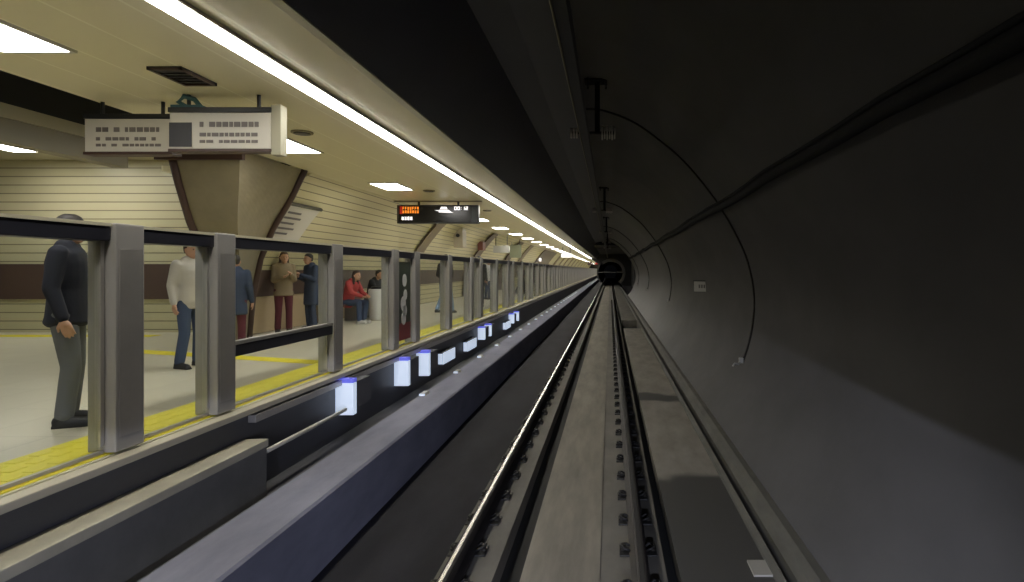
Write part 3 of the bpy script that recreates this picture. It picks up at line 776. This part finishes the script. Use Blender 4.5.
def person(label, loc, rz, height, top, legs, shoe, hair, pose='stand', coat=0., longhair=False, bag=None, fem=False, skirt=None, vox=.016):
    r = empty('person', loc, rz); tag(r, label, 'person'); k = height / 1.72; r.scale = (k, k, k)
    sw = .185 if not fem else .165; hw = .095
    # joints, forward is -y
    hipz, sh = .90, 1.40; ly = 0.; lean = 0.
    J = dict(kl=V((-.10, -.02, .48)), kr=V((.10, -.02, .48)), al=V((-.11, .02, .08)), ar=V((.11, .02, .08)),
             el=V((-sw - .05, .03, 1.12)), er=V((sw + .05, .03, 1.12)), wl=V((-sw - .07, -.05, .88)), wr=V((sw + .07, -.05, .88)))
    pelvis = V((0, 0, hipz)); chest = V((0, .0, sh)); head = V((0, -.02, 1.60))
    if pose == 'phone':
        J['wr'] = V((.08, -.28, 1.24)); J['er'] = V((sw + .03, -.04, 1.12)); J['wl'] = V((-.06, -.26, 1.18)); J['el'] = V((-sw - .03, -.02, 1.11)); head = V((0, -.06, 1.59))
    if pose == 'walk':
        J['kl'] = V((-.10, -.14, .50)); J['al'] = V((-.10, -.20, .08)); J['kr'] = V((.10, .02, .48)); J['ar'] = V((.10, .26, .12))
        J['wl'] = V((-sw - .06, .12, .92)); J['wr'] = V((sw + .05, -.24, .98))
    if pose == 'shift':
        J['kl'] = V((-.12, -.06, .48)); J['al'] = V((-.17, -.03, .08)); J['wr'] = V((.10, -.20, 1.02)); J['er'] = V((sw + .06, .04, 1.13))
    if pose == 'sit':
        hipz = .50; pelvis = V((0, 0, hipz)); chest = V((0, -.16, .98)); head = V((0, -.27, 1.16))
        J = dict(kl=V((-.13, -.44, .50)), kr=V((.13, -.44, .50)), al=V((-.14, -.46, .08)), ar=V((.13, -.38, .08)),
                 el=V((-sw - .03, -.28, .74)), er=V((sw + .03, -.28, .74)), wl=V((-.08, -.48, .66)), wr=V((.09, -.48, .68)))
    hips = {s: pelvis + V((q * hw, 0, 0)) for s, q in (('l', -1), ('r', 1))}
    shd = {s: chest + V((q * sw, 0, 0)) for s, q in (('l', -1), ('r', 1))}
    def torso(b, g, zlow=-.06):
        ax = (chest - pelvis); n = ax.normalized(); F = n.cross(V((1, 0, 0))).normalized()
        R = []
        L = ax.length
        for t, rx, ry in ((zlow / L, .15, .10), (.0, .165, .115), (.22, .155 - .015 * fem, .105), (.4, .14 - .012 * fem, .10), (.62, .165, .115), (.85, .18 - .01 * fem, .115), (1.0, sw - .01, .095), (1.1, .10, .07)):
            c = pelvis + ax * t
            R.append([c + V((1, 0, 0)) * (rx + g) * math.cos(2 * PI * j / 20) + F * (ry + g) * math.sin(2 * PI * j / 20) for j in range(20)])
        b.rings(R)
    def arm(b, s, g, wrist=1.):
        b.cap(shd[s], J['e' + s], .052 + g, .040 + g); w = J['e' + s].lerp(J['w' + s], wrist); b.cap(J['e' + s], w, .040 + g, .027 + g)
    def leg(b, s, g, low=1., flare=0.):
        b.cap(hips[s], J['k' + s], .082 + g, .055 + g); b.cap(J['k' + s], J['k' + s].lerp(J['a' + s], low), .055 + g, .038 + g + flare)
    def foot(b, s, g):
        a = J['a' + s]; b.cap(a + V((0, .03, -.035)), a + V((0, -.15, -.05)), .036 + g, .030 + g); b.cap(a, a + V((0, .03, -.03)), .04 + g, .038 + g)
    # body
    b = MB(); torso(b, 0)
    nb = chest + (head - chest) * .15
    b.cap(nb, head - V((0, 0, .04)), .056, .050)
    hm = Matrix.Translation(head)
    b.loft([(0, -.035, -.115, .022, .02), (0, -.03, -.105, .042, .045), (0, -.012, -.07, .060, .075), (0, -.004, -.02, .070, .088), (0, 0, .03, .075, .093), (0, .004, .07, .070, .088), (0, .006, .10, .05, .065), (0, .006, .115, .02, .03)], 20, hm)
    b.cap(head + V((0, -.09, .005)), head + V((0, -.105, -.03)), .010, .015, 10)
    b.cap(head + V((-.018, -.088, -.068)), head + V((.018, -.088, -.068)), .009, .009, 8)
    for q in (-1, 1): b.cap(head + V((q * .074, .01, .005)), head + V((q * .076, .008, -.03)), .016, .011, 8)
    for s in 'lr': arm(b, s, 0); hand(b, J['w' + s], J['e' + s]); leg(b, s, 0); foot(b, s, 0)
    remesh(b, 'body', SKIN, r, vox * .6, 1)
    # eyes
    for q in (-1, 1):
        MB().cap(head + V((q * .028, -.083, .008)), head + V((q * .028, -.084, .008)), .009, .009, 8).build('eye', M['dark'], r, True)
    # clothes
    b = MB(); torso(b, .022, -.10)
    for s in 'lr': arm(b, s, .017, .97)
    b.cap(chest + V((-.05, 0, .05)), chest + V((.05, 0, .05)), .075, .075)
    if coat:
        zc = pelvis.z - coat
        b.loft([(0, 0, zc, .19, .14), (0, 0, zc + .02, .20, .15), (0, 0, pelvis.z, .185, .135), (0, 0, pelvis.z + .2, .165, .12)], 20)
    remesh(b, 'jacket', top, r, vox)
    b = MB()
    for s in 'lr': leg(b, s, .014, .96, .012)
    if pose == 'sit': b.cap(hips['l'], hips['r'], .11, .11)
    else: b.loft([(0, 0, .84, .165, .115), (0, 0, .90, .175, .125), (0, 0, .99, .165, .115)], 20)
    remesh(b, 'trousers', legs, r, vox)
    for s in 'lr':
        b = MB(); foot(b, s, .012); a = J['a' + s]; b.box(a.x - .042, a.x + .042, a.y - .19, a.y + .07, a.z - .08, a.z - .055)
        remesh(b, 'shoe', shoe, r, vox * .8, 2)
    # hair
    b = MB()
    b.loft([(0, .035, -.05, .055, .05), (0, .03, -.02, .074, .065), (0, .022, .03, .084, .080), (0, .008, .075, .080, .094), (0, .006, .105, .062, .076), (0, .006, .128, .03, .04)], 20, hm)
    if longhair: b.cap(head + V((-.06, .03, .02)), head + V((-.075, .03, -.2)), .035, .03); b.cap(head + V((.06, .03, .02)), head + V((.075, .03, -.2)), .035, .03); b.cap(head + V((0, .07, .0)), head + V((0, .08, -.2)), .06, .06)
    remesh(b, 'hair', hair, r, vox * .8, 3)
    if bag:
        bo = empty('bag_tmp'); bpy.data.objects.remove(bo)
        w = J['wr']; b = MB(); b.box(w.x - .06, w.x + .06, w.y - .16, w.y + .14, w.z - .45, w.z - .16, .03)
        b.tube([(w.x, w.y - .1, w.z - .17), (w.x, w.y - .06, w.z - .09), (w.x, w.y, w.z - .07), (w.x, w.y + .05, w.z - .09), (w.x, w.y + .09, w.z - .17)], .009, 8)
        # held bag is a thing of its own
        o = b.build('handbag', bag[0]); tag(o, bag[1], 'bag')
        o.matrix_world = Matrix.Translation(V(loc)) @ Matrix.Rotation(rz, 4, 'Z') @ Matrix.Scale(k, 4)
    return r
cm = lambda n, c: mat('cloth_' + n, c, .8, bump=.15, nscale=60)
HB = mat('hair_dark', (.02, .015, .012), .6); HBr = mat('hair_brown', (.055, .03, .02), .6)
SB = mat('shoe_black', (.018, .018, .02), .5); SW = mat('shoe_white', (.55, .55, .52), .5)
NV = cm('black_navy', (.006, .007, .016)); GR = cm('grey', (.11, .115, .12)); JE = cm('jeans', (.05, .075, .14)); CR = cm('pale', (.52, .48, .42))
TA = cm('tan', (.26, .20, .12)); DB = cm('dark_blue', (.035, .05, .09)); RD = cm('red', (.48, .06, .06)); BK = cm('black', (.02, .02, .022)); MR = cm('maroon', (.11, .02, .03)); LB = cm('light_blue', (.22, .32, .48)); WT = cm('white', (.6, .58, .55))
person('person in a dark jacket and grey trousers standing behind the nearest gate section', (-4.43, 4.90, ZF), math.radians(115), 1.70, NV, GR, SB, HB, 'shift', coat=.08, vox=.012)
person('person in a pale jacket and dark jeans standing beside the gate post', (-5.42, 7.75, ZF), math.radians(70), 1.62, CR, JE, SB, HBr, 'shift')
person('person in a dark blue top and maroon trousers before the brown column', (-5.78, 9.25, ZF), math.radians(200), 1.48, DB, MR, SB, HB, 'stand', coat=.25, bag=None)
person('long-haired person in a tan coat looking down at their hands', (-6.5, 11.95, ZF), math.radians(40), 1.62, TA, MR, SB, HBr, 'phone', coat=.12, longhair=True, fem=True)
person('person in a long dark blue coat standing with hands joined', (-6.3, 12.65, ZF), math.radians(-35), 1.60, DB, DB, SB, HB, 'phone', coat=.35)
person('person in a red jacket and jeans sitting on the bench', (-6.22, 14.2, ZF), math.radians(75), 1.66, RD, JE, SW, HBr, 'sit', longhair=True, fem=True)
person('person in black sitting at the far end of the bench', (-6.24, 15.6, ZF), math.radians(80), 1.68, BK, GR, SB, HB, 'sit')
person('person in black top and light blue trousers walking just past the poster', (-4.75, 17.3, ZF), math.radians(160), 1.70, BK, LB, SB, HB, 'walk')
person('person in dark clothes seen through the fourth gate section', (-4.5, 20.6, ZF), math.radians(20), 1.72, BK, BK, SB, HB, 'stand', coat=.2)
person('person in a white top far beyond the poster, against the curved wall', (-5.2, 25.5, ZF), math.radians(60), 1.68, WT, JE, SB, HBr, 'stand')
person('small distant person in maroon seen through the fifth gate section', (-4.6, 31.0, ZF), math.radians(120), 1.7, MR, BK, SB, HB, 'walk')

# ------------------------------------------------------------------ train headlight, camera, world
for k, (x, pw) in enumerate(((-1.3, 230), (.4, 430))):
    hl = empty('train_headlight', (x, .35, -1.17)); tag(hl, 'round headlight of the train below the windscreen, ' + ('platform side' if k == 0 else 'tunnel wall side'), 'headlight', 'headlights of the train')
    b = MB(); b.cyl((0, -.25, -.08), (0, 0, -.08), .11, 24); b.build('reflector_bowl', M['alu'], hl)
    MB().box(-.6 if k == 0 else -.84, .84 if k == 0 else .7, -.3, 1.6, .022, .05, .005).build('beam_cutoff_plate', M['dark'], hl)  # unseen plate added above the beam to cut its upper edge level
    ld = bpy.data.lights.new('headlight_beam', 'SPOT'); ld.energy = pw; ld.spot_size = math.radians(110 if k == 0 else 84); ld.spot_blend = 1.; ld.shadow_soft_size = .02; ld.color = (.72, .78, 1.)
    lo = bpy.data.objects.new('headlight_beam', ld); COL.objects.link(lo); lo.parent = hl; lo.location = (0, .04, 0); lo.rotation_euler = (math.radians(80), 0, 0)
w = bpy.data.worlds.new('dark'); SC.world = w; w.use_nodes = True
w.node_tree.nodes['Background'].inputs[0].default_value = (.6, .65, .8, 1); w.node_tree.nodes['Background'].inputs[1].default_value = .002
cd = bpy.data.cameras.new('cam'); cam = bpy.data.objects.new('cam', cd); COL.objects.link(cam)
cam.location = (0, 0, 0); cam.rotation_euler = (PI / 2, 0, 0)
cd.sensor_width = 36; cd.sensor_fit = 'HORIZONTAL'; cd.lens = 600 / 1024 * 36; cd.shift_x = -98 / 1024; cd.shift_y = -21 / 1024
cd.clip_start = .05; cd.clip_end = 500
SC.camera = cam
SC.view_settings.view_transform = 'Standard'; SC.view_settings.look = 'None'; SC.view_settings.gamma = 1; SC.view_settings.exposure = 0
SC.view_settings.use_curve_mapping = False
SC.cycles.use_denoising = True
SC.cycles.max_bounces = 8; SC.cycles.transparent_max_bounces = 24
SC.cycles.sample_clamp_indirect = 4
